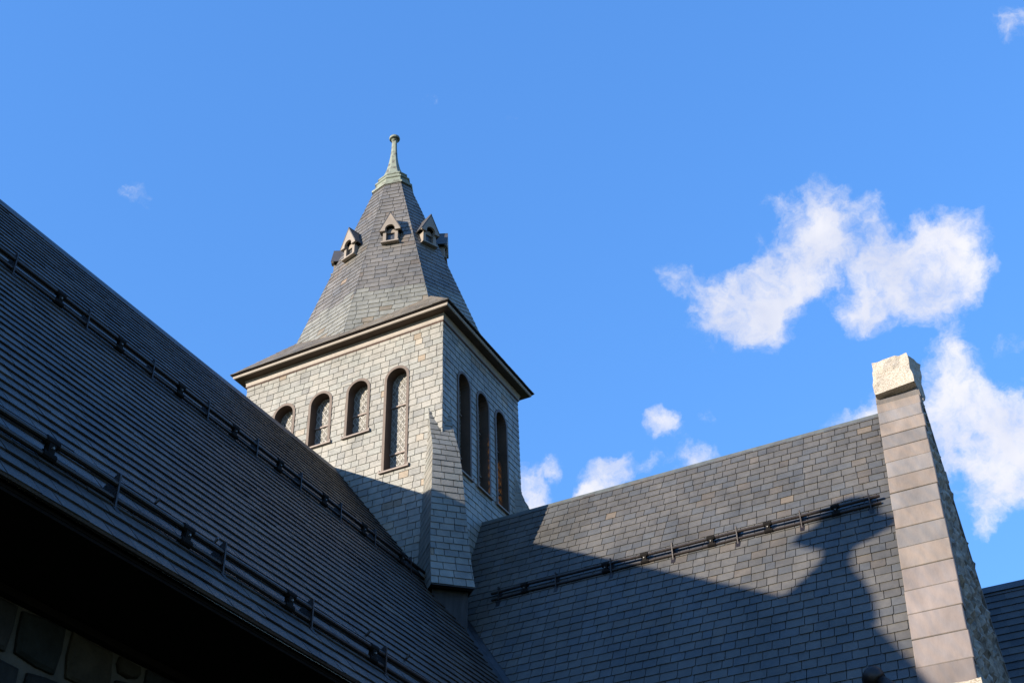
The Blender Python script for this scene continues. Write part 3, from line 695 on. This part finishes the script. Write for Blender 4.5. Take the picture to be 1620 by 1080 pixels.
# windows
def window(face, nrm, u0, ww, s, name='window', bars=()):
    # face(u, z, depth) -> point; depth goes into the wall
    rad = ww/2; c = u0+rad; zs_ = LAP-rad; n = 12
    def outline(r_, bot): return [(c-r_, bot)] + [(c-r_*math.cos(math.pi*i/n), zs_+r_*math.sin(math.pi*i/n)) for i in range(n+1)] + [(c+r_, bot)]
    o1, o2 = outline(rad+.018, s), outline(rad-.035, s)
    dep = .24; mb = MB(); k = len(o1)
    L1 = [face(u, z, -.03) for u, z in o1]; L0 = [face(u, z, .02) for u, z in o1]; L2 = [face(u, z, -.03) for u, z in o2]; L3 = [face(u, z, dep) for u, z in o2]
    fs = []
    for i in range(k-1):
        fs += [(i, i+1, i+1+k, i+k), (i+k, i+1+k, i+1+2*k, i+2*k), (i+2*k, i+1+2*k, i+1+3*k, i+3*k)]
    mb.add(L0+L1+L2+L3, fs)
    fr = mb.build(name, M['trim_dark'], tower)
    dp = .175; poly = [face(u, z, dp) for u, z in o2]
    mb = MB(); mb.add(poly, [tuple(range(len(poly)))]); mb.build('pane', M['glass'], fr)
    mb = MB(); r_ = rad-.035; pit = .165; lw = .0075      # diamond lead lattice
    def inside(u, z): return abs(u-c) < r_ and z > s and (z < zs_ or (u-c)**2+(z-zs_)**2 < r_*r_)
    for sg in (1, -1):
        k0 = int((s-1)/pit)
        for j in range(k0, int((LAP+1.5)/pit)):
            run_ = []; zb = j*pit
            stp = 60
            for i in range(stp+1):
                u = c-r_+2*r_*i/stp; z = zb + sg*(u-c)*1.55
                if inside(u, z): run_.append((u, z))
            if len(run_) > 2:
                (ua, za), (ub, zb_) = run_[0], run_[-1]; pa, pb = face(ua, za, dp-.006), face(ub, zb_, dp-.006)
                dd = (pb-pa).normalized(); sd_ = dd.cross(nrm).normalized()*lw
                mb.add([pa-sd_, pb-sd_, pb+sd_, pa+sd_], [(0, 1, 2, 3)])
    mb.build('lead_lattice', M['came'], fr)
    for zb in bars:
        mb = MB(); p0 = face(c-r_, zb, dp-.03); mb.box(p0, face(c+r_, zb, dp-.03)-p0, Z*.03, face(c, zb, dp-.002)-face(c, zb, dp-.03)); mb.build('saddle_bar', M['sill'], fr)
    mb = MB(); p0 = face(u0-.055, s-.03, -.06); du = face(u0+ww+.055, s-.03, -.06)-p0; mb.box(p0, du, face(u0-.055, s-.03, .3)-p0, Z*.03)
    for uu in (u0-.055, u0+ww+.035):
        p0 = face(uu, s, -.06); mb.box(p0, face(uu+.02, s, -.06)-p0, face(uu, s, .0)-p0, Z*.035)
    mb.build('sill', M['sill'], fr)
for i, (x, s) in enumerate(LW): window(lambda u, z, d_: V((u, d_, z)), -Y, x, LWW, s, bars=((10.72, 11.72) if s < 11 else (11.80,)))
for i, (y, s) in enumerate(EW): window(lambda u, z, d_: V((-d_, u, z)), X, y, EWW, s, bars=(10.78, 11.7))
# diagonal buttresses with a flared slate-hung foot
def buttress(corner, dx, dy):
    d_ = V((dx, dy, 0)).normalized(); t_ = Z.cross(d_)   # d outward, t sideways
    c0 = V((corner[0], corner[1], 0))
    pr = [(11.42, -.21, .19), (11.1, -.11, .195), (10.8, -.01, .20), (10.52, .14, .21), (10.25, .26, .225), (9.9, .32, .245), (9.5, .365, .262), (9.0, .42, .284), (8.5, .49, .304), (8.0, .58, .322), (7.57, .70, .3375)]
    P = lambda z, e, h: c0 + d_*e + t_*h + Z*z
    mb = MB()
    for (z1, e1, h1), (z0, e0_, h0) in zip(pr, pr[1:]):
        mb.add([P(z0, e0_, -h0), P(z0, e0_, h0), P(z1, e1, h1), P(z1, e1, -h1)], [(0, 1, 2, 3)])
        for sg in (1, -1): mb.add([P(z0, e0_, sg*h0), P(z0, -.6, sg*h0), P(z1, -.6, sg*h1), P(z1, e1, sg*h1)], [(0, 1, 2, 3) if sg > 0 else (3, 2, 1, 0)])
    z0, e0_, h0 = pr[-1]; mb.add([P(z0, e0_, h0), P(z0, e0_, -h0), P(z0, -.6, -h0), P(z0, -.6, h0)], [(0, 1, 2, 3)])
    o_ = mb.build('buttress', M['deck'], tower)
    S = Slating(o_, 90); i = 0
    for (z1, e1, h1), (z0, e0_, h0) in zip(pr, pr[1:]):
        O = P(z0, e0_, 0); v_ = (P(z1, e1, 0)-O); L_ = v_.length; v_.normalize(); n_ = t_.cross(v_)
        rows = max(1, round(L_/.133)); ex = L_/rows
        S.field(O, t_, v_, n_, [(-h0-.01, 0), (h0+.01, 0), (h1+.01, L_), (-h1-.01, L_)], ex, .235, tint_buttress, hb=.013, th=.010, gap=.010, jit=.001, seed=200+i, lap=1.12)
        for sg in (1, -1):                               # cheeks
            O2 = P(z0, 0, sg*h0); vv = (P(z1, 0, sg*h1)-O2); l2 = vv.length; vv.normalize(); uu = d_*(-sg) ; nn = uu.cross(vv)
            rg = [(-sg*(-.6), 0), (-sg*(e0_+.01), 0), (-sg*(e1+.01), l2), (-sg*(-.6), l2)]
            S.field(O2, uu, vv, nn, rg, l2/rows, .3, tint_buttress, hb=.004, th=.004, gap=.003, jit=.001, seed=300+i*2+sg, lap=1.12, skip=lambda q: (q-c0).dot(V((dx, 0, 0))) < -.25 and (q-c0).dot(V((0, dy, 0))) < -.25)
        i += 1
    S.done()
    z0, e0_, h0 = pr[-1]                                 # lead apron below the slates
    mb = MB(); q = [P(z0-.002, e0_-.16, -h0+.05), P(z0-.002, e0_-.16, h0-.05)]
    mb.prism([P(z0-.75, e0_-.2, -h0+.06), P(z0-.75, e0_-.2, h0-.06), q[1], q[0]], -d_*.8); mb.build('flashing', M['old_lead'], o_)
    mb = MB(); mb.box(P(z0-.016, e0_+.012, -h0), t_*2*h0, -d_*.1, Z*.014); mb.build('drip', M['iron'], o_)
buttress((0, 0), 1, -1); buttress((0, D), 1, 1)
# ================================================================== SNOW GUARDS
SAG = random.Random(4)
def snow_guard(label, O, r_, s_, n_, a0, a1, br, cl, loc):
    # O: point on the slope at r=0; r along the rail, s up the slope
    t = thing('snow_guard', loc, label, 'snow guard', 'pipe snow guards bolted to the slate roofs')
    up_ = Z
    p1 = lambda a: O + r_*a + up_*.205 + s_*.02; p2 = lambda a: O + r_*a + up_*.085 + s_*.03
    for f, rd in ((p1, .024), (p2, .021)):
        mb = MB(); mb.tube([f(a0 + (a1-a0)*i/9) + up_*SAG.uniform(-.007, .007) + s_*SAG.uniform(-.005, .005) for i in range(10)], rd, 10); mb.build('rail', M['iron'], t, smooth=False)
    for a in br:
        b = O + r_*a + n_*.02; mb = MB()
        pts = [b, b+up_*.29, b+up_*.262+s_*.045, b+s_*.27]
        mb.prism([q - r_*.008 for q in pts], r_*.016); mb.box(b - r_*.03 - s_*.06, r_*.06, s_*.34, n_*.006); mb.build('bracket', M['iron'], t)
    for a in cl:
        mb = MB(); c = (p1(a)+p2(a))/2; ax = (p1(a)-p2(a)).normalized(); sd_ = r_.cross(ax).normalized()
        mb.box(c - ax*.07 - r_*.03 - sd_*.028, r_*.06, sd_*.056, ax*.14)
        mb.tube([p1(a)-r_*.06, p1(a)+r_*.06], .036, 10); mb.tube([p2(a)-r_*.06, p2(a)+r_*.06], .033, 10)
        o_ = mb.build('clamp', M['clamp'], t)
        mb = MB(); f = c + (CAM-c).normalized()*0; fs_ = n_ if n_.dot(sd_) > 0 else n_
        dsd = sd_ if sd_.dot(n_) > 0 else -sd_
        mb.tube([c + dsd*.025, c + dsd*.044], .009, 8); mb.build('bolt', M['bolt'], o_)
nb = lambda x: V((x, 0, nave_z(x)))
snow_guard('upper two-pipe snow guard, dark bronze, high on the shaded nave roof', nb(-.05), nU, nV, nN, -14.2, .45,
           [-13.0, -12, -11, -10, -9.0, -7.9, -6.8, -5.77, -4.76, -3.77, -2.79, -1.88, -.85, .1], [-12.4, -11.4, -10.4, -9.4, -8.33, -7.36, -6.29, -5.22, -4.25, -3.18, -2.17, -1.1, -.3], (-.05, -7, nave_z(-.05)))
snow_guard('heavy two-pipe snow guard just above the nave eave', nb(2.86), nU, nV, nN, -14.2, -1.9,
           [-13.5, -12.25, -11.0, -9.77, -8.51, -7.26, -6.03, -4.8, -3.55, -2.3], [-12.9, -11.7, -10.44, -8.96, -7.58, -6.23, -4.98, -3.7], (2.86, -7, nave_z(2.86)))
ty0 = .375
snow_guard('two-pipe snow guard crossing the sunlit transept roof', V((0, ty0, tran_z(ty0))), tU, tV, tN, .70, 6.88,
           [.83, 1.83, 2.76, 3.76, 4.77, 5.73, 6.73], [1.29, 2.67, 3.31, 4.37, 5.24, 6.24], (4, ty0, tran_z(ty0)))

# ================================================================== VENT HOOD on the transept roof
vp = thing('vent_pipe', (6.9, -1.3, tran_z(-1.3)), 'dark brown round-headed vent pipe by the foot of the coped gable', 'vent pipe')
hd = V((6.47, -1.22, 4.69)); ax = V((.62, -.15, -.62)).normalized()
mb = MB(); prof = [(-.005, .02), (.0, .06), (.02, .105), (.05, .132), (.09, .14), (.14, .132), (.18, .112), (.20, .1)]
mb.tube([hd + ax*a for a, q in prof], [q for a, q in prof], 20); mb.build('hood', M['iron'], vp, smooth=True)
f0 = V((7.0, -1.05, tran_z(-1.05)-.05))
mb = MB(); mb.tube([hd+ax*.19, hd+ax*.4, hd+ax*.55, hd+ax*.62+V((0, .06, -.04)), V((6.93, TEY-.0, TEZ+.02))], .085, 16); mb.build('pipe', M['iron'], vp, smooth=True)

# ================================================================== FAR WING behind the gable
fy, fz, fs_ = 5.0, 8.018, 1.4
wing = thing('far_wing', (11, fy, GZ), 'dark shaded slate roof of a wing behind the rough gable', 'wing')
fl = math.hypot(1, fs_); fV, fN = V((0, 1/fl, fs_/fl)), V((0, -fs_/fl, 1/fl)); fo = V((4, fy-(fz-3.5)/fs_, 3.5)); fL = (fz-3.5)/fs_*fl
mb = MB(); mb.add([fo, fo+X*14, V((18, fy, fz)), V((4, fy, fz))], [(0, 1, 2, 3)]); mb.add([V((4, fy, fz-.02)), V((18, fy, fz-.02)), V((18, 2*fy-fo.y, 3.5)), V((4, 2*fy-fo.y, 3.5))], [(0, 1, 2, 3)])
wr = mb.build('roof', M['deck'], wing); S = Slating(wr, 60)
S.field(fo, X, fV, fN, [(0, 0), (14, 0), (14, fL), (0, fL)], .19, .24, tint_nave, hb=.014, th=.011, seed=77, gap=.001, jit=.0015, hj=(-.0004, .001)); S.done()
mb = MB(); mb.prism([(4, fy-.12, fz-.1), (4, fy, fz+.05), (4, fy+.12, fz-.1)][::-1], (14, 0, 0)); mb.build('ridge_cap', M['lead'], wing)
mb = MB(); mb.aab(4.3, 17.7, fo.y+.5, 2*fy-fo.y-.5, GZ, 3.6); mb.build('wall', M['mortar'], wing)
